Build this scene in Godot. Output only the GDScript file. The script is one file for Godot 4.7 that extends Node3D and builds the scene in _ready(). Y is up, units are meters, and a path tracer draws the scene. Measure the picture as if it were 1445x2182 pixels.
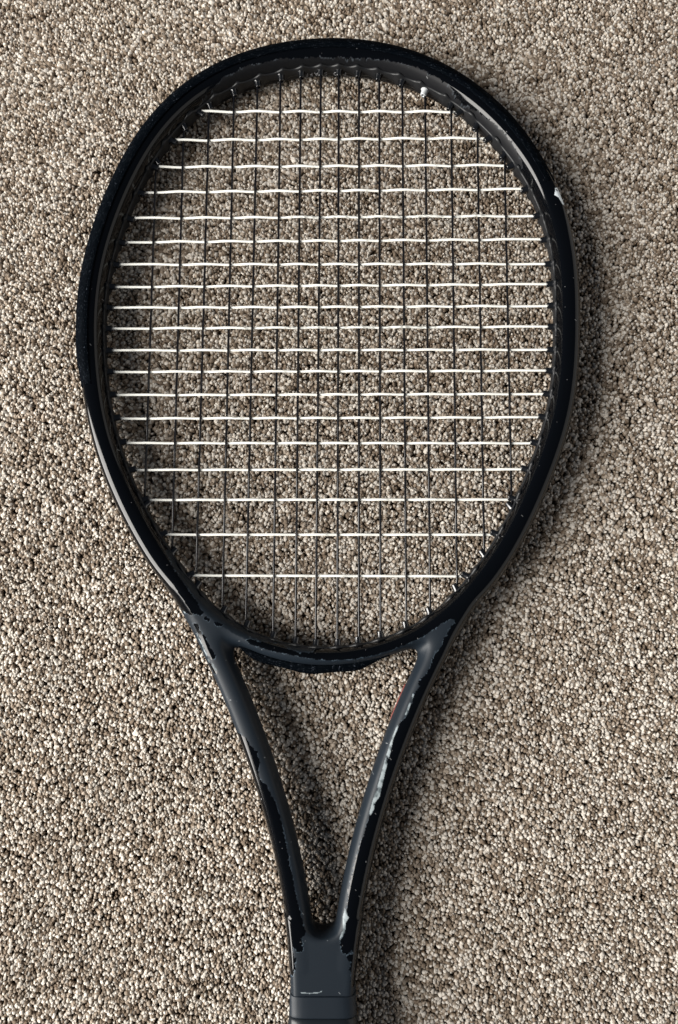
extends Node3D
# A worn black tennis racket lying on a heathered carpet, seen from above. Units are metres; the
# racket is modelled in its own flat frame: x across, z from the tip of the head (-) to the butt (+), y up.

const HOOP := [0.14250, 0.00066, -0.00127, -0.01899, -0.00081, 0.00001, -0.00297, 0.00133, -0.00043, -0.00040, 0.00082, 0.00010, 0.00003, -0.00013, -0.00001, -0.00035, 0.00032]
const RIGHT_ARM := [30.79674, 2.26126, -3.87941, 2.09084, -0.62500, 0.06669]
const LEFT_ARM := [253.26064, -139.61345, 26.49053, -3.53400, 0.64043, -0.07946]
const MAIN_TOP := [-99.1, -242.4, -84.6, -263.4, -71.0, -274.4, -57.5, -283.6, -44.7, -290.0, -32.1, -293.3, -21.0, -296.1, -9.9, -297.2, -0.1, -298.1, 11.0, -297.0, 22.1, -295.3, 34.7, -291.1, 47.2, -283.0, 61.3, -277.5, 75.4, -266.2, 89.8, -248.7]
const MAIN_BOTTOM := [-99.6, -59.2, -85.0, -34.5, -72.4, -14.7, -58.8, -2.9, -46.9, 4.8, -33.1, 10.4, -21.8, 13.2, -11.7, 15.3, -0.8, 15.3, 10.0, 14.2, 20.9, 11.4, 33.9, 5.8, 46.0, -0.8, 59.7, -10.7, 73.8, -26.8, 88.5, -50.7]
const CROSS_LEFT := [-74.8, -271.7, -91.0, -254.9, -101.8, -239.4, -109.4, -224.9, -114.5, -210.1, -119.1, -196.6, -121.1, -184.0, -120.9, -171.6, -121.2, -160.0, -121.5, -148.7, -121.1, -136.7, -121.0, -125.1, -119.5, -112.6, -116.9, -100.1, -112.9, -87.1, -108.3, -73.0, -101.2, -57.4, -91.1, -39.5, -77.0, -18.7]
const CROSS_RIGHT := [66.5, -271.7, 81.8, -256.3, 92.4, -240.5, 99.4, -226.7, 105.7, -211.5, 109.8, -198.2, 111.7, -184.5, 111.3, -173.1, 111.4, -161.1, 111.5, -149.7, 110.9, -137.2, 111.1, -125.8, 109.6, -113.3, 106.7, -100.8, 102.4, -87.1, 97.6, -73.3, 90.2, -57.6, 80.6, -39.5, 65.5, -18.3]
const MATTE := [
	[-81.8, -3.3, -78.9, -1.2, -76.2, 0.3, -72.4, 1.5, -71.7, 0.6, -69.1, 1.3, -67.2, 1.2, -66.6, -0.1, -68.5, -1.9, -70.2, -5.4, -73.8, -10.0, -79.1, -17.2, -82.8, -23.0, -87.2, -31.0, -85.8, -32.4, -65.6, -8.2, -49.2, 2.9, -35.2, 9.1, -21.3, 13.0, -8.9, 15.7, -8.9, 16.7, -11.4, 17.8, -13.9, 19.6, -20.3, 19.3, -23.5, 18.3, -26.6, 16.4, -33.1, 14.6, -39.5, 13.9, -43.3, 13.0, -45.6, 13.2, -45.1, 14.3, -43.2, 15.5, -39.4, 16.7, -34.9, 18.3, -29.8, 19.3, -23.4, 20.5, -17.1, 21.8, -10.7, 22.8, -5.6, 23.3, 2.9, 23.0, 9.3, 22.4, 15.7, 21.2, 20.8, 19.6, 25.2, 18.3, 29.8, 16.7, 34.9, 14.6, 40.1, 12.3, 45.2, 8.9, 50.3, 5.4, 54.9, 3.1, 56.8, 3.6, 56.6, 4.7, 54.8, 6.9, 53.2, 10.1, 51.5, 12.7, 50.1, 16.4, 47.6, 19.6, 46.3, 21.4, 45.6, 24.6, 43.6, 27.7, 42.6, 30.2, 40.4, 32.0, 38.8, 33.0, 38.4, 34.5, 39.4, 35.2, 38.4, 37.1, 36.5, 39.0, 35.6, 42.7, 33.9, 46.4, 32.6, 50.1, 30.1, 52.0, 28.1, 56.2, 25.6, 61.7, 24.4, 66.3, 23.0, 71.0, 21.6, 76.2, 19.7, 84.3, 18.8, 87.6, 16.8, 90.2, 16.3, 93.5, 14.5, 96.2, 11.8, 104.0, 8.6, 113.9, 6.6, 120.9, 4.6, 130.1, 3.7, 139.6, 4.5, 142.2, 3.1, 144.4, 3.1, 147.4, 2.1, 150.0, 0.6, 152.6, 0.8, 155.7, 1.7, 157.8, 3.3, 158.9, 6.1, 156.7, 6.3, 158.2, 3.8, 159.3, 3.8, 160.8, 5.6, 161.7, 5.3, 164.3, 4.7, 165.2, 5.6, 167.3, 5.8, 173.6, 10.4, 173.6, 10.3, 191.2, -26.7, 191.2, -24.7, 168.5, -21.4, 168.3, -20.4, 164.7, -20.2, 161.7, -19.3, 160.6, -20.9, 159.8, -21.2, 159.1, -21.7, 155.2, -20.0, 156.9, -18.8, 157.5, -16.6, 156.9, -16.9, 154.8, -17.5, 151.7, -16.9, 151.3, -15.6, 149.0, -18.3, 139.6, -21.7, 126.9, -25.2, 109.8, -28.0, 98.0, -29.9, 90.9, -32.8, 86.3, -34.2, 82.3, -37.2, 80.3, -39.0, 76.9, -38.4, 73.0, -38.4, 69.7, -40.3, 65.6, -43.0, 63.5, -43.7, 61.5, -44.7, 60.2, -48.2, 58.2, -51.8, 57.9, -67.3, 21.6],
	[-73.7, -275.1, -61.3, -286.0, -48.7, -292.3, -31.0, -296.4, -15.8, -298.0, -0.6, -298.3, 17.1, -296.9, 29.8, -294.7, 37.1, -292.5, 43.1, -290.6, 49.7, -286.8, 57.9, -281.9, 66.1, -273.2, 74.5, -266.7, 82.9, -259.4, 88.7, -252.9, 93.3, -246.0, 98.2, -236.9, 96.2, -228.7, 89.0, -236.1, 69.5, -257.5, 44.7, -273.7, 19.5, -280.5, -0.6, -282.4, -20.8, -282.4, -40.9, -276.4, -63.4, -265.6, -73.3, -260.2],
]
const CHIPS := [
	[-66.6, 2.9, -65.7, 2.2, -64.3, 2.7, -63.2, 3.1, -63.6, 4.0, -65.0, 3.8, -66.2, 3.6],
	[-61.5, 4.7, -60.4, 4.5, -59.3, 5.0, -58.3, 5.0, -57.1, 5.6, -57.3, 6.6, -58.7, 6.9, -60.2, 6.6],
	[-72.1, 5.3, -70.1, 5.0, -68.5, 6.9, -68.5, 8.5, -66.9, 10.1, -64.8, 13.2, -62.9, 17.0, -61.0, 19.5, -60.5, 22.7, -62.1, 23.3, -63.7, 21.3, -66.1, 17.0, -68.8, 11.3, -70.7, 7.5],
	[-64.3, 24.3, -62.0, 25.2, -59.5, 28.3, -59.8, 30.1, -61.4, 29.5, -63.4, 27.2],
	[-32.7, 86.1, -30.7, 89.3, -27.4, 98.8, -24.2, 113.8, -20.5, 130.8, -17.8, 143.4, -16.0, 149.7, -16.8, 150.1, -20.0, 139.2, -23.6, 126.6, -27.3, 111.7, -30.1, 98.8],
]
const PRIMER := [
	[-64.5, 22.7, -63.5, 22.3, -62.6, 23.6, -60.7, 25.9, -59.5, 27.9, -60.4, 28.6, -61.9, 26.1, -63.5, 24.8],
	[-66.7, 15.9, -65.7, 18.4, -64.3, 21.1, -64.9, 21.4, -66.6, 18.2, -67.6, 14.8],
	[35.8, 39.2, 36.5, 39.6, 35.3, 43.0, 34.1, 46.3, 32.7, 49.4, 31.8, 49.4, 33.2, 45.9, 34.6, 42.3],
	[28.1, 54.1, 28.8, 54.6, 26.2, 60.8, 25.0, 66.3, 23.4, 71.8, 22.0, 77.2, 20.2, 84.2, 19.5, 87.5, 17.4, 90.1, 16.7, 93.3, 15.1, 96.1, 14.3, 95.5, 16.1, 89.2, 18.1, 83.8, 20.4, 76.1, 22.3, 69.6, 24.2, 64.1, 25.8, 59.6],
	[2.8, 138.1, 4.1, 141.5, 4.8, 142.1, 3.2, 144.6, 3.2, 147.1, 1.9, 150.1, 0.6, 152.3, 0.1, 151.7, 1.7, 147.8, 1.7, 142.5],
	[-80.3, -2.8, -79.3, -2.6, -75.6, 0.1, -76.5, 0.4],
	[113.9, -222.2, 115.7, -223.0, 117.1, -220.6, 117.3, -217.9, 119.2, -217.6, 119.6, -213.4, 117.6, -212.9, 115.5, -216.6, 113.2, -217.9, 113.6, -219.8],
	[-70.3, 9.1, -69.1, 11.8, -67.1, 15.2, -67.6, 15.5, -69.8, 11.8],
	[-18.5, 174.2, -17.6, 175.1, -13.7, 175.3, -9.3, 175.1, -7.8, 174.2, -8.0, 174.9, -9.7, 175.5, -13.7, 175.8, -17.6, 175.5],
	[122.7, -196.3, 123.7, -194.7, 124.1, -193.1, 123.4, -193.6],
]

const HEAD_CENTRE := Vector2(-0.005, -0.143)
const TIP_Z := -0.313
const TILT := 0.0058          # the thicker handle lifts the butt a little
const MID_HEIGHT := 0.0108
const NOTCH := Vector2(-0.0072, 0.1420)
const NOTCH_RADIUS := 0.0082
const CELL := 0.001
const GRID_X0 := -0.152
const GRID_Z0 := -0.328
const GRID_W := 302
const GRID_H := 540
const LAYERS := 28
const HALF_LAYERS := 0.0135
const TEX_X0 := -0.145
const TEX_Z0 := -0.325
const TEX_W := 1024
const TEX_H := 1936
const TEX_STEP := 0.00028

var rng := RandomNumberGenerator.new()

class Rail:
	var x := PackedFloat32Array()
	var z := PackedFloat32Array()
	var half_width := PackedFloat32Array()
	var half_height := PackedFloat32Array()
	var nearest := PackedInt32Array()
	var reach := PackedFloat32Array()
	var closed := false
	var bevel := 0.0045

var hoop := Rail.new()
var right_arm := Rail.new()
var left_arm := Rail.new()
var shaft := Rail.new()
var rails: Array[Rail] = []
var grad := Vector3.UP
var grommet_angles: Array[float] = []


func _ready() -> void:
	rng.seed = 90210
	set_camera()
	set_light()
	build_carpet()
	build_racket()


# ------------------------------------------------------------------ camera and light

func set_camera() -> void:
	var cam := Camera3D.new()
	cam.name = "camera"
	add_child(cam)
	cam.position = Vector3(0, 0.42878, 0)
	cam.rotation = Vector3(-PI / 2 + deg_to_rad(7.0), 0, 0)
	cam.fov = 64.0
	cam.near = 0.02
	cam.far = 20.0
	cam.current = true


func set_light() -> void:
	var env := Environment.new()
	env.background_mode = Environment.BG_COLOR
	env.background_color = Color(0.074, 0.087, 0.110).linear_to_srgb()
	env.background_energy_multiplier = 1.0
	env.tonemap_mode = Environment.TONE_MAPPER_LINEAR
	env.tonemap_exposure = 1.0
	env.sdfgi_enabled = true
	env.ssao_enabled = true
	env.ssil_enabled = true
	var we := WorldEnvironment.new()
	we.name = "environment"
	we.environment = env
	add_child(we)
	# the window to the left of the racket
	window("window_light", Vector2(1.05, 1.75), Color(1.0, 0.985, 0.962), 15.2, Vector3(-1.45, 1.0, 0.28), Vector3(0, 0.92, 0.10))
	# the pale wall on the other side of the room, which sends some of that light back
	window("far_wall_light", Vector2(2.6, 1.6), Color(1.0, 0.98, 0.95), 1.5, Vector3(1.6, 0.83, -0.1), Vector3(0, 0.8, -0.1))


func window(called: String, size: Vector2, color: Color, energy: float, at: Vector3, towards: Vector3) -> void:
	var w := AreaLight3D.new()
	w.name = called
	w.area_size = size
	w.light_color = color
	w.light_energy = energy
	w.shadow_enabled = true
	add_child(w)
	w.look_at_from_position(at, towards, Vector3.UP)


# ------------------------------------------------------------------ helpers

func tag(o: Node3D, label: String, category: String, kind := "") -> void:
	if label: o.set_meta("label", label)
	if category: o.set_meta("category", category)
	if kind: o.set_meta("kind", kind)


func put(parent: Node, called: String, mesh: Mesh, material: Material) -> MeshInstance3D:
	var o := MeshInstance3D.new()
	o.name = called
	o.mesh = mesh
	o.material_override = material
	parent.add_child(o, true)
	return o


func plain(albedo: Color, roughness: float, specular := 0.5) -> StandardMaterial3D:
	var m := StandardMaterial3D.new()
	m.albedo_color = albedo.linear_to_srgb()
	m.roughness = roughness
	m.metallic_specular = specular
	return m


# vertices and triangles -> ArrayMesh with smooth outward normals and clockwise front faces
func finish(v: PackedVector3Array, idx: PackedInt32Array, colors := PackedColorArray(), uv := PackedVector2Array()) -> ArrayMesh:
	var c := Vector3.ZERO
	for p in v: c += p
	c /= maxf(1.0, v.size())
	var vol := 0.0
	for t in range(0, idx.size(), 3):
		vol += (v[idx[t]] - c).dot((v[idx[t + 1]] - c).cross(v[idx[t + 2]] - c))
	if vol > 0.0:
		for t in range(0, idx.size(), 3):
			var k := idx[t + 1]
			idx[t + 1] = idx[t + 2]
			idx[t + 2] = k
	var n := PackedVector3Array()
	n.resize(v.size())
	for t in range(0, idx.size(), 3):
		var a := v[idx[t]]
		var fn := (v[idx[t + 2]] - a).cross(v[idx[t + 1]] - a)
		for k in 3: n[idx[t + k]] += fn
	for i in n.size():
		n[i] = n[i].normalized() if n[i].length_squared() > 1e-24 else Vector3.UP
	var arr := []
	arr.resize(Mesh.ARRAY_MAX)
	arr[Mesh.ARRAY_VERTEX] = v
	arr[Mesh.ARRAY_NORMAL] = n
	arr[Mesh.ARRAY_INDEX] = idx
	if colors.size(): arr[Mesh.ARRAY_COLOR] = colors
	if uv.size(): arr[Mesh.ARRAY_TEX_UV] = uv
	var m := ArrayMesh.new()
	m.add_surface_from_arrays(Mesh.PRIMITIVE_TRIANGLES, arr)
	return m


# rings of equally many points, joined one to the next; each ring closed; ends capped
func loft(rings: Array, colors := PackedColorArray(), cap := true) -> ArrayMesh:
	var v := PackedVector3Array()
	var idx := PackedInt32Array()
	var n: int = rings[0].size()
	for r in rings: v.append_array(r)
	for i in rings.size() - 1:
		for k in n:
			var a := i * n + k
			var b := i * n + (k + 1) % n
			idx.append_array([a, b, a + n, b, b + n, a + n])
	if cap:
		for e in [0, rings.size() - 1]:
			var c := Vector3.ZERO
			for p in rings[e]: c += p
			var at := v.size()
			v.append(c / n)
			if colors.size(): colors.append(colors[e * n])
			for k in n:
				if e == 0: idx.append_array([at, e * n + (k + 1) % n, e * n + k])
				else: idx.append_array([at, e * n + k, e * n + (k + 1) % n])
	return finish(v, idx, colors)


# ------------------------------------------------------------------ the carpet

func tuft_mesh(seed_: int, lean: float, two_ply: bool) -> ArrayMesh:
	var r := RandomNumberGenerator.new()
	r.seed = seed_
	var rings := []
	var colors := PackedColorArray()
	var sides := 10
	var heights := [0.0, 0.4, 0.62, 0.78, 0.9, 0.97, 1.0]
	var widths := [0.75, 0.95, 1.05, 1.08, 0.92, 0.62, 0.2]
	for i in heights.size():
		var t: float = heights[i]
		var ring := PackedVector3Array()
		var bend := lean * t * t
		var c := Vector3(bend, (t - 1.0) * 4.2 - 0.30 * bend * t, 0.0)
		for k in sides:
			var a := TAU * k / sides
			var lobe := 1.0 + 0.20 * cos(2.0 * (a - t * 2.6)) + r.randf_range(-0.17, 0.17)
			var rad: float = 0.84 * widths[i] * lobe
			var tip := r.randf_range(-0.26, 0.26) if i > 3 else 0.0
			# the cross-section turns with the bend of the yarn
			var slope := atan(2.0 * lean * t / 4.2)
			ring.append(0.001 * (c + Vector3(cos(a) * rad * cos(slope), -cos(a) * rad * sin(slope) + tip, sin(a) * rad)))
			# two plies of yarn, one pale and one brown, twisted round each other
			var ply := smoothstep(-0.15, 0.55, cos(a - t * 3.4))
			var shade := Color(0.50, 0.445, 0.385).lerp(Color(1.24, 1.24, 1.25), ply) if two_ply else Color(0.92, 0.92, 0.92)
			var fibre := 1.0 + r.randf_range(-0.28, 0.28)
			colors.append(shade * fibre)
		rings.append(ring)
	return loft(rings, colors)


func build_carpet() -> void:
	var carpet := Node3D.new()
	carpet.name = "carpet"
	add_child(carpet)
	tag(carpet, "beige and brown flecked twist-pile carpet under the racket", "carpet", "structure")
	var sheet := PlaneMesh.new()
	sheet.size = Vector2(3.0, 3.0)
	var bm := plain(Color(0.09, 0.075, 0.06), 1.0, 0.1)
	var noise := FastNoiseLite.new()
	noise.seed = 5
	noise.frequency = 0.09
	var tex := NoiseTexture2D.new()
	tex.width = 512
	tex.height = 512
	tex.seamless = true
	tex.noise = noise
	var ramp := Gradient.new()
	ramp.set_color(0, Color(0.30, 0.26, 0.22))
	ramp.set_color(1, Color(0.80, 0.74, 0.67))
	tex.color_ramp = ramp
	bm.albedo_color = Color(0.62, 0.6, 0.58)
	bm.albedo_texture = tex
	bm.uv1_scale = Vector3(24, 24, 24)
	var backing := put(carpet, "backing", sheet, bm)
	backing.position.y = -0.0039
	var mat := plain(Color(1, 1, 1), 0.85, 0.25)
	mat.vertex_color_use_as_albedo = true
	mat.backlight_enabled = true
	mat.backlight = Color(0.75, 0.71, 0.65)
	var drift := FastNoiseLite.new()
	drift.seed = 11
	drift.frequency = 28.0
	var tone := FastNoiseLite.new()
	tone.seed = 23
	tone.frequency = 60.0
	var pitch := 0.00142
	var kinds := 4
	var buffers: Array[PackedFloat32Array] = []
	for k in kinds: buffers.append(PackedFloat32Array())
	var row := 0
	var z := -0.54
	while z < 0.44:
		var x := -0.37 + (0.5 * pitch if row % 2 else 0.0)
		while x < 0.37:
			var px := x + rng.randf_range(-0.42, 0.42) * pitch
			var pz := z + rng.randf_range(-0.42, 0.42) * pitch
			var yaw := 0.55 * drift.get_noise_2d(px, pz) * PI + rng.randf_range(-0.75, 0.75) + 0.42
			# brushed one way near the handle, the other way beyond the tip
			if rng.randf() < smoothstep(0.06, -0.22, pz + 0.05 * tone.get_noise_2d(px * 0.2, pz * 0.2)): yaw += PI
			var sw := rng.randf_range(0.62, 1.36)
			var sh := rng.randf_range(0.94, 1.06)
			var b := Basis(Vector3.UP, yaw) * Basis(Vector3.RIGHT, rng.randf_range(-0.5, 0.5))
			b = b * Basis.from_scale(Vector3(sw, sh, sw * rng.randf_range(0.85, 1.15)))
			var y := rng.randf_range(-0.0005, 0.0002) + 0.0006 * tone.get_noise_2d(px * 0.5 + 3.0, pz * 0.5)
			var pick := rng.randf() + 0.16 * tone.get_noise_2d(px, pz)
			var col: Color
			if pick < 0.30: col = Color(0.200, 0.155, 0.115)
			elif pick < 0.58: col = Color(0.365, 0.306, 0.246)
			else: col = Color(0.620, 0.576, 0.514)
			col = col * rng.randf_range(0.82, 1.16)
			# the pile lies flatter towards the tip of the racket
			var flat := clampf(0.42 - 1.25 * pz + 0.6 * tone.get_noise_2d(px * 0.3, pz * 0.3), 0.0, 1.0)
			var buf := buffers[clampi(int(kinds * lerpf(rng.randf(), flat, 0.55)), 0, kinds - 1)]
			buf.append_array([b.x.x, b.y.x, b.z.x, px, b.x.y, b.y.y, b.z.y, y, b.x.z, b.y.z, b.z.z, pz, col.r, col.g, col.b, 1.0])
			x += pitch
		z += pitch * 0.866
		row += 1
	for k in kinds:
		var mm := MultiMesh.new()
		mm.transform_format = MultiMesh.TRANSFORM_3D
		mm.use_colors = true
		mm.mesh = tuft_mesh(100 + k, [0.9, 1.7, 2.5, 3.3][k], k > 0)
		mm.instance_count = buffers[k].size() / 16
		mm.buffer = buffers[k]
		var o := MultiMeshInstance3D.new()
		o.name = "tuft_pile"
		o.multimesh = mm
		o.material_override = mat
		o.set_meta("kind", "stuff")
		carpet.add_child(o, true)


# ------------------------------------------------------------------ the racket's centre lines

func hoop_point(phi: float) -> Vector2:
	var r: float = HOOP[0]
	for k in range(1, (HOOP.size() - 1) / 2 + 1):
		r += HOOP[2 * k - 1] * cos(k * phi) + HOOP[2 * k] * sin(k * phi)
	return HEAD_CENTRE + r * Vector2(cos(phi), sin(phi))


func hoop_out(phi: float) -> Vector2:
	var t := hoop_point(phi + 0.002) - hoop_point(phi - 0.002)
	return Vector2(t.y, -t.x).normalized()


func bridge_share(phi: float) -> float:      # 1 in the middle of the bridge, 0 on the head
	return 1.0 - smoothstep(0.30, 0.62, absf(wrapf(phi - PI * 0.515, -PI, PI)))


func hoop_half_width(phi: float) -> float:
	return lerpf(0.0062, 0.0045, bridge_share(phi))


func hoop_half_height(phi: float) -> float:
	return lerpf(0.0105, 0.0098, bridge_share(phi))


func poly(k: Array, z: float) -> float:
	var s := 0.0
	for a in k: s = s * z + a
	return s


func make_rails() -> void:
	hoop.closed = true
	for i in 1500:
		var phi := TAU * i / 1500.0
		var p := hoop_point(phi)
		hoop.x.append(p.x)
		hoop.z.append(p.y)
		hoop.half_width.append(hoop_half_width(phi))
		hoop.half_height.append(hoop_half_height(phi))
	for side in 2:
		var rail := right_arm if side == 0 else left_arm
		var k: Array = RIGHT_ARM if side == 0 else LEFT_ARM
		var out := 1.0 if side == 0 else -1.0
		rail.bevel = 0.0043
		for i in 320:
			var z := -0.020 + 0.185 * i / 319.0
			var e := 0.0005
			var t := Vector2(poly(k, z + e) - poly(k, z - e), 2.0 * e).normalized()
			var n := Vector2(t.y, -t.x) * out
			var grow := smoothstep(-0.020, 0.022, z)
			var hw := lerpf(0.0030, 0.0061, grow)
			# set in a little where the arm leaves the head, so that the blend keeps the outline
			var inset := 0.0016 * (1.0 - smoothstep(-0.006, 0.024, z))
			var p := Vector2(poly(k, z), z) - n * (hw + inset)
			rail.x.append(p.x)
			rail.z.append(p.y)
			rail.half_width.append(hw)
			rail.half_height.append(lerpf(0.0070, 0.0104, grow))
	shaft.bevel = 0.0030
	for i in 190:
		var z := 0.1400 + 0.0525 * i / 189.0
		var zz := minf(z, 0.180)
		var l := poly(LEFT_ARM, zz)
		var r := poly(RIGHT_ARM, zz)
		shaft.x.append((l + r) / 2.0)
		shaft.z.append(z)
		shaft.half_width.append((r - l) / 2.0)
		shaft.half_height.append(0.0106)
	rails = [hoop, right_arm, left_arm]
	for rail in rails:
		rail.nearest.resize(GRID_W * GRID_H)
		rail.nearest.fill(-1)
		rail.reach.resize(GRID_W * GRID_H)
		rail.reach.fill(1.0)
		var span := 17
		for i in rail.x.size():
			var cx := rail.x[i]
			var cz := rail.z[i]
			var gx := roundi((cx - GRID_X0) / CELL)
			var gz := roundi((cz - GRID_Z0) / CELL)
			for iz in range(maxi(0, gz - span), mini(GRID_H, gz + span + 1)):
				var dz := GRID_Z0 + iz * CELL - cz
				for ix in range(maxi(0, gx - span), mini(GRID_W, gx + span + 1)):
					var dx := GRID_X0 + ix * CELL - cx
					var q := dx * dx + dz * dz
					var at := iz * GRID_W + ix
					if q < rail.reach[at]:
						rail.reach[at] = q
						rail.nearest[at] = i


# ------------------------------------------------------------------ the frame's surface as a distance field

var d2 := 0.0
var g2 := Vector2.ZERO
var hw2 := 0.0
var hh2 := 0.0

func measure(rail: Rail, hint: int, x: float, z: float) -> void:
	var n := rail.x.size()
	var best := 1e9
	for s in range(hint - 3, hint + 3):
		var i := s
		var j := s + 1
		if rail.closed:
			i = posmod(i, n)
			j = posmod(j, n)
		elif i < 0 or j >= n:
			continue
		var ax := rail.x[i]
		var az := rail.z[i]
		var bx := rail.x[j] - ax
		var bz := rail.z[j] - az
		var t := clampf(((x - ax) * bx + (z - az) * bz) / (bx * bx + bz * bz), 0.0, 1.0)
		var dx := x - ax - t * bx
		var dz := z - az - t * bz
		var q := dx * dx + dz * dz
		if q < best:
			best = q
			g2 = Vector2(dx, dz)
			hw2 = lerpf(rail.half_width[i], rail.half_width[j], t)
			hh2 = lerpf(rail.half_height[i], rail.half_height[j], t)
	d2 = sqrt(best)
	if d2 > 1e-7: g2 /= d2


var tube_grad := Vector3.UP

# a bar of given half width and half height whose four long edges are bevelled; d is the distance from its centre line
func bar(d: float, hw: float, hh: float, bevel: float, y: float) -> float:
	var sy := 1.0 if y >= 0.0 else -1.0
	var qx := d - hw
	var qy := absf(y) - hh
	var f := (qx + bevel) * 0.545 + qy * 0.839
	tube_grad = Vector3(g2.x * 0.545, sy * 0.839, g2.y * 0.545)
	# a steep second facet down to the side wall
	var steep := (qx + 0.0020) * 0.906 + (qy + (bevel - 0.0020) * 0.65) * 0.423
	var k := 0.0007
	var h := clampf(0.5 + 0.5 * (steep - f) / k, 0.0, 1.0)
	tube_grad = tube_grad.lerp(Vector3(g2.x * 0.906, sy * 0.423, g2.y * 0.906), h)
	f = lerpf(f, steep, h) + k * h * (1.0 - h)
	k = 0.0014
	h = clampf(0.5 + 0.5 * (qx - f) / k, 0.0, 1.0)
	tube_grad = tube_grad.lerp(Vector3(g2.x, 0, g2.y), h)
	f = lerpf(f, qx, h) + k * h * (1.0 - h)
	k = 0.0010
	h = clampf(0.5 + 0.5 * (qy - f) / k, 0.0, 1.0)
	tube_grad = tube_grad.lerp(Vector3(0, sy, 0), h)
	return lerpf(f, qy, h) + k * h * (1.0 - h)


func field(x: float, y: float, z: float) -> float:
	var node := clampi(roundi((z - GRID_Z0) / CELL), 0, GRID_H - 1) * GRID_W + clampi(roundi((x - GRID_X0) / CELL), 0, GRID_W - 1)
	var f := 1.0
	grad = Vector3.UP
	for rail in rails:
		var hint := rail.nearest[node]
		if hint < 0: continue
		measure(rail, hint, x, z)
		var v := bar(d2, hw2, hh2, rail.bevel, y)
		var k := 0.0105 if rail == hoop else lerpf(0.0020, 0.0105, smoothstep(-0.020, 0.012, z))
		var h := clampf(0.5 + 0.5 * (f - v) / k, 0.0, 1.0)
		grad = grad.lerp(tube_grad, h)
		f = lerpf(f, v, h) - k * h * (1.0 - h)
	if z > 0.136:
		var i := clampi(int((z - 0.1400) / 0.0525 * 189.0), 0, 189)
		var side := 1.0 if x >= shaft.x[i] else -1.0
		var dw := absf(x - shaft.x[i]) - shaft.half_width[i]
		# the throat ends in a round notch
		var to := Vector2(x - NOTCH.x, z - NOTCH.y)
		var away := to.length()
		var notch := NOTCH_RADIUS - away
		var top := NOTCH.y - z
		if top > dw and top > notch:
			g2 = Vector2(0, -1)
			d2 = top + 0.05
		elif notch > dw:
			g2 = -to / maxf(away, 1e-6)
			d2 = notch + 0.05
		else:
			g2 = Vector2(side, 0)
			d2 = dw + 0.05
		var v := bar(d2, 0.05, 0.0106, shaft.bevel, y)
		var k := 0.0014
		var h := clampf(0.5 + 0.5 * (f - v) / k, 0.0, 1.0)
		grad = grad.lerp(tube_grad, h)
		f = lerpf(f, v, h) - k * h * (1.0 - h)
		if z - 0.1922 > f:
			f = z - 0.1922
			grad = Vector3(0, 0, 1)
	# nothing rises above the beam's own height
	var cut := absf(y) - 0.0107
	var kc := 0.0016
	var hc := clampf(0.5 + 0.5 * (cut - f) / kc, 0.0, 1.0)
	grad = grad.lerp(Vector3(0, 1.0 if y >= 0 else -1.0, 0), hc)
	return lerpf(f, cut, hc) + kc * hc * (1.0 - hc)


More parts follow.
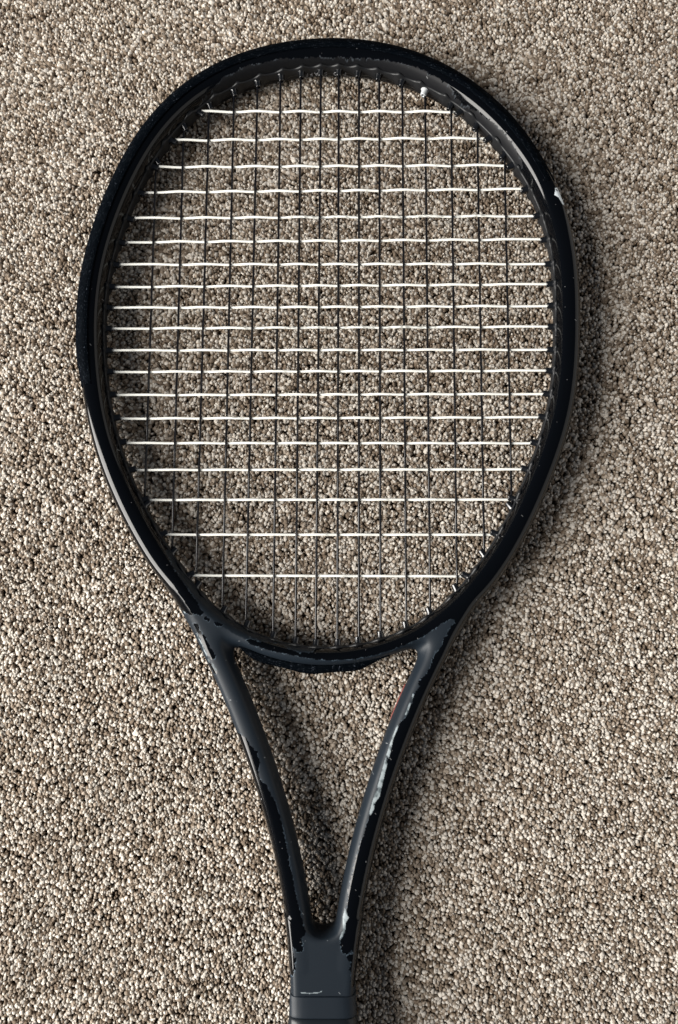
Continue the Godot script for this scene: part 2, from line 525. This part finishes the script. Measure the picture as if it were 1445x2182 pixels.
func frame_mesh() -> ArrayMesh:
	var col := PackedInt32Array()
	col.resize(GRID_W * GRID_H)
	col.fill(-1)
	var val := PackedFloat32Array()
	var count := 0
	for node in GRID_W * GRID_H:
		var x := GRID_X0 + (node % GRID_W) * CELL
		var z := GRID_Z0 + (node / GRID_W) * CELL
		var near := false
		for rail in rails:
			if rail.reach[node] < 0.0108 * 0.0108: near = true
		if z > 0.140 and z < 0.196 and absf(x + 0.0075) < 0.026: near = true
		if not near: continue
		col[node] = count
		count += 1
		for iy in LAYERS / 2:
			val.append(field(x, -HALF_LAYERS + iy * CELL, z))
		for iy in range(LAYERS / 2, LAYERS):
			val.append(val[val.size() - 1 - 2 * (iy - LAYERS / 2)])
	var cell_vertex := PackedInt32Array()
	cell_vertex.resize(count * LAYERS)
	cell_vertex.fill(-1)
	var v := PackedVector3Array()
	var nrm := PackedVector3Array()
	var uv := PackedVector2Array()
	for iz in GRID_H - 1:
		for ix in GRID_W - 1:
			var node := iz * GRID_W + ix
			var a := col[node]
			if a < 0: continue
			var b := col[node + 1]
			var c := col[node + GRID_W]
			var d := col[node + GRID_W + 1]
			if b < 0 or c < 0 or d < 0: continue
			a *= LAYERS
			b *= LAYERS
			c *= LAYERS
			d *= LAYERS
			for iy in LAYERS - 1:
				var inside := int(val[a + iy] < 0) + int(val[b + iy] < 0) + int(val[c + iy] < 0) + int(val[d + iy] < 0) + int(val[a + iy + 1] < 0) + int(val[b + iy + 1] < 0) + int(val[c + iy + 1] < 0) + int(val[d + iy + 1] < 0)
				if inside == 0 or inside == 8: continue
				var p := Vector3(GRID_X0 + (ix + 0.5) * CELL, -HALF_LAYERS + (iy + 0.5) * CELL, GRID_Z0 + (iz + 0.5) * CELL)
				for step in 3:
					var f := field(p.x, p.y, p.z)
					p -= grad.normalized() * clampf(f, -CELL, CELL) * 0.95
				field(p.x, p.y, p.z)
				cell_vertex[a + iy] = v.size()
				v.append(p)
				nrm.append(grad.normalized())
				uv.append(Vector2((p.x - TEX_X0) / (TEX_W * TEX_STEP), (p.z - TEX_Z0) / (TEX_H * TEX_STEP)))
	var idx := PackedInt32Array()
	for iz in range(1, GRID_H - 1):
		for ix in range(1, GRID_W - 1):
			var node := iz * GRID_W + ix
			var here := col[node]
			if here < 0: continue
			var right := col[node + 1]
			var down := col[node + GRID_W]
			var left := col[node - 1]
			var back := col[node - GRID_W]
			var corner := col[node - GRID_W - 1]
			if right < 0 or down < 0 or left < 0 or back < 0 or corner < 0: continue
			for iy in range(1, LAYERS - 1):
				var s := val[here * LAYERS + iy] < 0.0
				# along x: the cells round the edge differ in y and z
				if s != (val[right * LAYERS + iy] < 0.0):
					quad(idx, cell_vertex, here * LAYERS + iy, here * LAYERS + iy - 1, back * LAYERS + iy - 1, back * LAYERS + iy, v, nrm)
				if s != (val[down * LAYERS + iy] < 0.0):
					quad(idx, cell_vertex, here * LAYERS + iy, here * LAYERS + iy - 1, left * LAYERS + iy - 1, left * LAYERS + iy, v, nrm)
				if s != (val[here * LAYERS + iy + 1] < 0.0):
					quad(idx, cell_vertex, here * LAYERS + iy, left * LAYERS + iy, corner * LAYERS + iy, back * LAYERS + iy, v, nrm)
	var arr := []
	arr.resize(Mesh.ARRAY_MAX)
	arr[Mesh.ARRAY_VERTEX] = v
	arr[Mesh.ARRAY_NORMAL] = nrm
	arr[Mesh.ARRAY_TEX_UV] = uv
	arr[Mesh.ARRAY_INDEX] = idx
	var m := ArrayMesh.new()
	m.add_surface_from_arrays(Mesh.PRIMITIVE_TRIANGLES, arr)
	return m


func quad(idx: PackedInt32Array, cells: PackedInt32Array, a: int, b: int, c: int, d: int, v: PackedVector3Array, n: PackedVector3Array) -> void:
	var i := cells[a]
	var j := cells[b]
	var k := cells[c]
	var l := cells[d]
	if i < 0 or j < 0 or k < 0 or l < 0: return
	# clockwise seen from outside
	var face := (v[k] - v[i]).cross(v[l] - v[j])
	if face.dot(n[i] + n[j] + n[k] + n[l]) > 0.0:
		idx.append_array([i, k, j, i, l, k])
	else:
		idx.append_array([i, j, k, i, k, l])


# ------------------------------------------------------------------ paint: grey lacquer worn through to gloss black

func fill_polygon(mask: PackedByteArray, p: Array, value: int) -> void:
	var n := p.size() / 2
	var lo := 1e9
	var hi := -1e9
	for i in n:
		lo = minf(lo, p[2 * i + 1])
		hi = maxf(hi, p[2 * i + 1])
	var row0 := maxi(0, int((lo * 0.001 - TEX_Z0) / TEX_STEP))
	var row1 := mini(TEX_H - 1, int((hi * 0.001 - TEX_Z0) / TEX_STEP) + 1)
	for row in range(row0, row1 + 1):
		var z := (TEX_Z0 + (row + 0.5) * TEX_STEP) * 1000.0
		var xs: Array[float] = []
		for i in n:
			var j := (i + 1) % n
			var za: float = p[2 * i + 1]
			var zb: float = p[2 * j + 1]
			if (za > z) != (zb > z):
				xs.append(p[2 * i] + (p[2 * j] - p[2 * i]) * (z - za) / (zb - za))
		xs.sort()
		for k in range(0, xs.size() - 1, 2):
			var a := clampi(roundi((xs[k] * 0.001 - TEX_X0) / TEX_STEP), 0, TEX_W)
			var b := clampi(roundi((xs[k + 1] * 0.001 - TEX_X0) / TEX_STEP), 0, TEX_W)
			for x in range(a, b): mask[row * TEX_W + x] = value


func noise_bytes(seed_: int, frequency: float, octaves := 3) -> PackedByteArray:
	var n := FastNoiseLite.new()
	n.seed = seed_
	n.frequency = frequency
	n.fractal_octaves = octaves
	return n.get_image(TEX_W, TEX_H, false, false, false).get_data()


func frame_material() -> StandardMaterial3D:
	var mask := PackedByteArray()
	mask.resize(TEX_W * TEX_H)
	for i in MATTE.size(): fill_polygon(mask, MATTE[i], 1 + i)
	for p in CHIPS: fill_polygon(mask, p, 0)
	var bare := PackedByteArray()
	bare.resize(TEX_W * TEX_H)
	for i in PRIMER.size(): fill_polygon(bare, PRIMER[i], 2 if i in [6, 9] else 1)
	var nx := noise_bytes(1, 0.10)
	var nz := noise_bytes(2, 0.10)
	var wear := noise_bytes(3, 0.05, 4)
	var grain := noise_bytes(4, 0.5, 2)
	var color := PackedByteArray()
	color.resize(TEX_W * TEX_H * 3)
	var rough := PackedByteArray()
	rough.resize(TEX_W * TEX_H)
	var gloss := Color(0.0011, 0.0014, 0.0021).linear_to_srgb()
	var matte := Color(0.0062, 0.0100, 0.0150).linear_to_srgb()
	var gr := int(gloss.r * 255)
	var gg := int(gloss.g * 255)
	var gb := int(gloss.b * 255)
	var mr := int(matte.r * 255)
	var mg := int(matte.g * 255)
	var mb := int(matte.b * 255)
	for z in range(4, TEX_H - 4):
		for x in range(4, TEX_W - 4):
			var at := z * TEX_W + x
			var src := at + (nx[at] - 128) * 4 / 128 + ((nz[at] - 128) * 4 / 128) * TEX_W
			var src2 := clampi(src, TEX_W, TEX_W * TEX_H - TEX_W - 1)
			var m := mask[src2]
			var r := gr
			var g := gg
			var b := gb
			var ro := 16 + (grain[at] >> 5)
			if m:
				r = mr + (grain[at] - 128) / 40
				g = mg + (grain[at] - 128) / 40
				b = mb + (grain[at] - 128) / 40
				if m == 2:      # the inside of the head keeps a darker, duller coat
					r = 8 + (grain[at] - 128) / 40
					g = 9 + (grain[at] - 128) / 40
					b = 12 + (grain[at] - 128) / 40
				ro = (138 if m == 2 else 128) + (grain[at] - 128) / 12
				# the thin broken edge of the lacquer
				if mask[src2 - 1] == 0 or mask[src2 + 1] == 0 or mask[src2 - TEX_W] == 0 or mask[src2 + TEX_W] == 0:
					if wear[at] > 120:
						var k := mini(38, (wear[at] - 120) * 2)
						r += k
						g += k + 4
						b += k + 6
			if bare[at]:
				if wear[at] > 84:
					var chalk := clampi(34 + (wear[at] - 84) * 5 / 4, 34, 104) if bare[at] == 1 else 205
					r = chalk + grain[at] / 8
					g = chalk + 8 + grain[at] / 8
					b = chalk + 11 + grain[at] / 8
					ro = 120
			color[at * 3] = clampi(r, 0, 255)
			color[at * 3 + 1] = clampi(g, 0, 255)
			color[at * 3 + 2] = clampi(b, 0, 255)
			rough[at] = ro
	var specks := RandomNumberGenerator.new()
	specks.seed = 77
	for i in 900:       # dust and tiny nicks
		var sx := specks.randi_range(6, TEX_W - 8)
		var sz := specks.randi_range(6, TEX_H - 8)
		var l := specks.randi_range(70, 170)
		for k in specks.randi_range(1, 3):
			var at := (sz + (k if i % 2 else 0)) * TEX_W + sx + (k if i % 3 else 0)
			color[at * 3] = l
			color[at * 3 + 1] = l
			color[at * 3 + 2] = l
	var m := plain(Color.WHITE, 1.0, 0.32)
	m.albedo_texture = ImageTexture.create_from_image(Image.create_from_data(TEX_W, TEX_H, false, Image.FORMAT_RGB8, color))
	m.roughness_texture = ImageTexture.create_from_image(Image.create_from_data(TEX_W, TEX_H, false, Image.FORMAT_L8, rough))
	m.texture_repeat = false
	return m


# ------------------------------------------------------------------ guards, grommets and strings

# a strip along the hoop; profile(phi, share) gives points (outward, up) of a closed outline
func hoop_strip(from: float, to: float, steps: int, profile: Callable) -> ArrayMesh:
	var rings := []
	for i in steps + 1:
		var t := float(i) / steps
		var phi := lerpf(from, to, t)
		var c := hoop_point(phi)
		var n := hoop_out(phi)
		var ring := PackedVector3Array()
		for q in profile.call(phi, t):
			ring.append(Vector3(c.x + n.x * q.x, q.y, c.y + n.y * q.x))
		rings.append(ring)
	return loft(rings)


func bumper_profile(phi: float, t: float) -> PackedVector2Array:
	var ends := smoothstep(0.0, 0.05, t) * (1.0 - smoothstep(0.88, 1.0, t))
	var e := lerpf(-0.0005, 0.0009, ends)
	var hw := hoop_half_width(phi)
	var hh := hoop_half_height(phi)
	var inner := -0.0004
	return PackedVector2Array([
		Vector2(inner, hh - 0.0012), Vector2(inner, hh + e * 0.35), Vector2(inner + 0.0004, hh + e * 0.7), Vector2(hw - 0.0044, hh + e * 0.75),
		Vector2(hw - 0.0034, hh - 0.0004 + e * 0.8), Vector2(hw - 0.0010, hh - 0.0020 + e * 0.9), Vector2(hw - 0.0003 + e * 0.8, hh - 0.0029 + e * 0.5), Vector2(hw + e, hh - 0.0046),
		Vector2(hw + e, 0.0034), Vector2(hw + e * 0.1, 0.0028), Vector2(hw + e * 0.1, -0.0028), Vector2(hw + e, -0.0034),
		Vector2(hw + e, -hh + 0.0046), Vector2(hw - 0.0010, -hh + 0.0020 - e * 0.9), Vector2(hw - 0.0040, -hh - e * 0.5), Vector2(0.001, -hh + 0.001)])


func strip_profile(phi: float, _t: float) -> PackedVector2Array:
	var hw := hoop_half_width(phi)
	var near := 9.0
	for g in grommet_angles: near = minf(near, absf(wrapf(phi - g, -PI, PI)))
	var lobe := exp(-pow(near / 0.016, 2.0))      # the strip swells round every barrel
	var a := 0.0026 + 0.0020 * lobe
	var out := 0.0005 + 0.0006 * lobe
	return PackedVector2Array([Vector2(-hw + 0.001, a + 0.0006), Vector2(-hw - out * 0.6, a + 0.0002), Vector2(-hw - out, a - 0.0006), Vector2(-hw - out, -a + 0.0006), Vector2(-hw - out * 0.6, -a - 0.0002), Vector2(-hw + 0.001, -a - 0.0006)])


func bridge_guard_profile(phi: float, t: float) -> PackedVector2Array:
	var hw := hoop_half_width(phi)
	var end := smoothstep(0.0, 0.16, t) * (1.0 - smoothstep(0.76, 1.0, t))
	var out := end * (0.0030 + 0.0012 * exp(-pow((t - 0.5) / 0.10, 2.0)) + 0.0006 * exp(-pow((t - 0.22) / 0.08, 2.0)) + 0.0005 * exp(-pow((t - 0.8) / 0.09, 2.0)))
	return PackedVector2Array([Vector2(hw - 0.0014, 0.0052), Vector2(hw + 0.25 * out, 0.0048), Vector2(hw + 0.8 * out, 0.0034), Vector2(hw + out, 0.0018), Vector2(hw + out, -0.0018), Vector2(hw + 0.8 * out, -0.0034), Vector2(hw + 0.25 * out, -0.0048), Vector2(hw - 0.0014, -0.0052)])


func grommet_mesh(length: float) -> ArrayMesh:    # along +x, from the strip inwards
	var rings := []
	for q in [[-0.0012, 0.0024], [0.0003, 0.0023], [0.0007, 0.00172], [length - 0.0003, 0.00162], [length, 0.00138], [length + 0.00002, 0.00085], [length - 0.0012, 0.00075]]:
		var ring := PackedVector3Array()
		for k in 14:
			ring.append(Vector3(q[0], q[1] * sin(TAU * k / 14.0), q[1] * cos(TAU * k / 14.0)))
		rings.append(ring)
	return loft(rings)


# where a straight line leaves the middle of the hoop: [share along a-b, phi]
func meet_hoop(a: Vector2, b: Vector2, near_end: bool) -> Array:
	var best := 1e9
	var found := [0.0, 0.0]
	var n := hoop.x.size()
	for i in n:
		var j := (i + 1) % n
		var c := Vector2(hoop.x[i], hoop.z[i])
		var hit = Geometry2D.segment_intersects_segment(a + (a - b) * 0.3, b + (b - a) * 0.3, c, Vector2(hoop.x[j], hoop.z[j]))
		if hit != null:
			var want := b if near_end else a
			var q: float = want.distance_to(hit)
			if q < best:
				best = q
				found = [(hit - a).dot(b - a) / (b - a).length_squared(), TAU * (i + 0.5) / n]
	return found


func string_mesh(a: Vector2, b: Vector2, knots: Array, radius: Vector2, flecks: float, seed_: int) -> ArrayMesh:
	# knots: [share along a-b, height], sorted
	var r := RandomNumberGenerator.new()
	r.seed = seed_
	var along := Vector3(b.x - a.x, 0, b.y - a.y).normalized()
	var side := along.cross(Vector3.UP)
	var sides := 10
	var rings := []
	var colors := PackedColorArray()
	var from: float = r.randf() * 0.5
	for i in knots.size() - 1:
		var steps := 10
		for s in steps + (1 if i == knots.size() - 2 else 0):
			var t := float(s) / steps
			var w := 0.5 - 0.5 * cos(PI * t)
			var u: float = lerpf(knots[i][0], knots[i + 1][0], t)
			var y: float = lerpf(knots[i][1], knots[i + 1][1], w)
			var c := Vector3(lerpf(a.x, b.x, u), y, lerpf(a.y, b.y, u))
			var ring := PackedVector3Array()
			var dirty := flecks > 0.0 and absf(u - from - 0.15) < 0.25
			for k in sides:
				var q := TAU * k / sides
				ring.append(c + side * (cos(q) * radius.x) + Vector3.UP * (sin(q) * radius.y))
				var l := 1.0 - r.randf() * 0.06
				if dirty and r.randf() < flecks: l *= r.randf_range(0.25, 0.7)
				colors.append(Color(l, l, l * 0.985))
			rings.append(ring)
	return loft(rings, colors)


func pair(list: Array, i: int) -> Vector2:
	return Vector2(list[2 * i], list[2 * i + 1]) * 0.001


func build_strings(racket: Node3D, worn: Material) -> void:
	var black := plain(Color(0.004, 0.004, 0.005), 0.2, 0.38)
	black.vertex_color_use_as_albedo = false
	var white := plain(Color(0.76, 0.76, 0.72), 0.38, 0.5)
	white.vertex_color_use_as_albedo = true
	var barrel := grommet_mesh(0.0036)
	var nylon := plain(Color(0.0035, 0.004, 0.005), 0.2, 0.55)
	var mains := []
	var crosses := []
	for i in 16: mains.append([pair(MAIN_TOP, i), pair(MAIN_BOTTOM, i), [], []])
	for j in 19: crosses.append([pair(CROSS_LEFT, j), pair(CROSS_RIGHT, j), [], []])
	for i in 16:
		for j in 19:
			var m = mains[i]
			var c = crosses[j]
			var hit = Geometry2D.segment_intersects_segment(m[0], m[1], c[0] + (c[0] - c[1]) * 0.02, c[1] + (c[1] - c[0]) * 0.02)
			if hit == null: continue
			var over := 1.0 if (i + j) % 2 else -1.0
			m[2].append([(hit - m[0]).dot(m[1] - m[0]) / (m[1] - m[0]).length_squared(), over * 0.00036])
			c[2].append([(hit - c[0]).dot(c[1] - c[0]) / (c[1] - c[0]).length_squared(), -over * 0.00056])
	var no := 0
	for group in [mains, crosses]:
		var main: bool = group == mains
		for s in group:
			no += 1
			var e0 := meet_hoop(s[0], s[1], false)
			var e1 := meet_hoop(s[0], s[1], true)
			var knots: Array = [[e0[0], 0.0]]
			knots.append_array(s[2].filter(func(k): return k[0] > e0[0] + 0.03 and k[0] < e1[0] - 0.03))
			knots.append([e1[0], 0.0])
			var mesh := string_mesh(s[0], s[1], knots, Vector2(0.00060, 0.00060) if main else Vector2(0.00067, 0.00064), 0.0 if main else (0.34 if no in [21, 26] else 0.03), no)
			put(racket, "main_string" if main else "cross_string", mesh, black if main else white)
			for e in [e0, e1]:
				var phi: float = e[1]
				grommet_angles.append(phi)
				var c := hoop_point(phi)
				var n := hoop_out(phi)
				var dir: Vector2 = (s[1] - s[0]).normalized() * (1.0 if e == e0 else -1.0)
				# the barrel stands on the strip, half turned towards its string
				var aim := (-n * 0.72 + dir * 0.28).normalized()
				var reach := (hoop_half_width(phi) + 0.0005) / maxf(0.35, -n.dot(dir))
				var foot := c + dir * reach
				var g := put(racket, "grommet", barrel, worn if main and e == e0 and no == 13 else nylon)
				g.position = Vector3(foot.x, 0, foot.y)
				g.rotation.y = atan2(-aim.y, aim.x)
				if main and e == e0 and no == 13:
					g.set_meta("label", "grommet worn white at the upper right of the head")


func build_letters(racket: Node3D) -> void:
	var font := SystemFont.new()
	font.font_names = PackedStringArray(["Droid Sans"])
	var ink := plain(Color(0.22, 0.22, 0.23), 0.6)
	var text := "PRO STAFF"
	var x := 0.0035
	for ch in text:
		if ch == " ":
			x -= 0.0030
			continue
		var tm := TextMesh.new()
		tm.font = font
		tm.text = ch
		tm.font_size = 32
		tm.pixel_size = 0.0015 / 24.0
		tm.depth = 0.0002
		var best := -PI / 2
		for i in 400:           # the angle at which the inner wall stands at this x
			var q := -PI / 2 + (i - 200) * 0.002
			if absf(hoop_point(q).x - x) < absf(hoop_point(best).x - x): best = q
		var c := hoop_point(best)
		var n := hoop_out(best)
		var o := put(racket, "letter", tm, ink)
		var off := hoop_half_width(best) + 0.00130
		# upside down on the wall, facing the middle of the head
		o.position = Vector3(c.x - n.x * off, -0.0017, c.y - n.y * off)
		var facing := Vector3(-n.x, 0, -n.y)
		o.basis = Basis(facing.cross(Vector3.UP) * 1.0, Vector3.DOWN, facing)
		x -= 0.0027


# ------------------------------------------------------------------ handle

func grip_ring(z: float, hw: float, hh: float, turn: float, lap: float, square := 5.0) -> PackedVector3Array:
	var ring := PackedVector3Array()
	var sides := 48
	for k in sides:
		var a := TAU * k / sides
		# an octagon with rounded corners
		var c := cos(a)
		var s := sin(a)
		var rad := pow(pow(absf(c), square) + pow(absf(s), square), -1.0 / square)
		var e := 0.0
		if lap > 0.0:
			var f := fposmod(z / 0.027 + a / TAU + turn, 1.0)
			e = lap * (1.0 - smoothstep(0.0, 0.05, f)) * 0.8 + lap * 0.3 * smoothstep(0.5, 1.0, f)
			e -= lap * 1.2 * exp(-pow((f - 0.045) / 0.02, 2.0))
		ring.append(Vector3(-0.0076 + c * rad * (hw + e), s * rad * (hh + e), z))
	return ring


func build_handle(racket: Node3D) -> void:
	var sleeve := plain(Color(0.0060, 0.0097, 0.0146), 0.5, 0.32)
	var leather := plain(Color(0.0060, 0.0080, 0.0105), 0.34, 0.34)
	var rings := []
	for q in [[0.1768, 0.0142, 0.0100], [0.1770, 0.0152, 0.0108], [0.1774, 0.01555, 0.01100], [0.1800, 0.0156, 0.0111], [0.1845, 0.0157, 0.0116], [0.1856, 0.0158, 0.0119], [0.1861, 0.0155, 0.0117]]:
		rings.append(grip_ring(q[0], q[1], q[2], 0, 0, 6.0))
	put(racket, "collar", loft(rings), sleeve)
	rings = []
	var n := 320
	for i in n + 1:
		var z := 0.1859 + (0.372 - 0.1859) * i / n
		var t := float(i) / n
		var rise := smoothstep(0.0, 0.06, t)
		var flare := 0.0022 * smoothstep(0.86, 0.97, t)
		var edge := minf(1.0, sqrt(minf(i, n - i) / 3.0))
		rings.append(grip_ring(z, lerpf(0.0159, 0.0166, rise) * lerpf(0.93, 1.0, edge) + flare, lerpf(0.0121, 0.0146, rise) * lerpf(0.93, 1.0, edge) + flare, 0.1, 0.0005))
	put(racket, "grip", loft(rings), leather)


# ------------------------------------------------------------------ the racket

func build_racket() -> void:
	var racket := Node3D.new()
	racket.name = "tennis_racket"
	add_child(racket)
	tag(racket, "worn black tennis racket with white cross strings lying on the flecked carpet", "tennis racket")
	var b := Basis(Vector3.RIGHT, -TILT)
	racket.transform = Transform3D(b, Vector3(0, MID_HEIGHT, TIP_Z) - b * Vector3(0, 0, TIP_Z))
	make_rails()
	put(racket, "frame", frame_mesh(), frame_material())
	var rubber := plain(Color(0.008, 0.0085, 0.0095), 0.45, 0.35)
	var scuffed := plain(Color.WHITE, 0.7, 0.07)
	var im := Image.create(512, 512, false, Image.FORMAT_RGB8)
	im.fill(Color(0.011, 0.017, 0.029))
	var scratch := RandomNumberGenerator.new()
	scratch.seed = 404
	for i in 2600:
		var l := scratch.randf_range(0.06, 0.16) if i % 7 else scratch.randf_range(0.2, 0.5)
		var size := Vector2i(scratch.randi_range(1, 4), scratch.randi_range(1, 4))
		im.fill_rect(Rect2i(Vector2i(scratch.randi_range(0, 508), scratch.randi_range(0, 508)), size), Color(l * 0.92, l, l * 1.12))
	scuffed.albedo_texture = ImageTexture.create_from_image(im)
	scuffed.uv1_triplanar = true
	scuffed.uv1_scale = Vector3(32, 32, 32)
	put(racket, "bumper_guard", hoop_strip(2.92, 5.66, 420, bumper_profile), scuffed)
	put(racket, "bridge_guard", hoop_strip(PI * 0.515 + 0.245, PI * 0.515 - 0.225, 120, bridge_guard_profile), scuffed).set_meta("label", "wavy-edged guard strip under the bridge")
	var worn := plain(Color(0.36, 0.375, 0.38), 0.5)
	build_strings(racket, worn)
	put(racket, "grommet_strip", hoop_strip(0.0, TAU, 900, strip_profile), rubber)
	build_letters(racket)
	build_handle(racket)
	# red print on the inner side of the right throat arm
	var rings := []
	for i in 60:
		var z := 0.041 + 0.017 * i / 59.0
		var k := clampi(roundi((z + 0.020) / 0.185 * 319.0), 1, 318)
		var t := Vector2(right_arm.x[k + 1] - right_arm.x[k - 1], right_arm.z[k + 1] - right_arm.z[k - 1]).normalized()
		var n := Vector2(-t.y, t.x)
		var ring := PackedVector3Array()
		for q: Vector2 in [Vector2(0.00010, -0.0042), Vector2(0.00014, -0.0048), Vector2(0.00010, -0.0058), Vector2(-0.0006, -0.0058), Vector2(-0.0006, -0.0042)]:
			var c := Vector2(right_arm.x[k], right_arm.z[k]) + n * (right_arm.half_width[k] + q.x)
			ring.append(Vector3(c.x, q.y, c.y))
		rings.append(ring)
	put(racket, "red_stripe", loft(rings), plain(Color(0.15, 0.022, 0.016), 0.5))
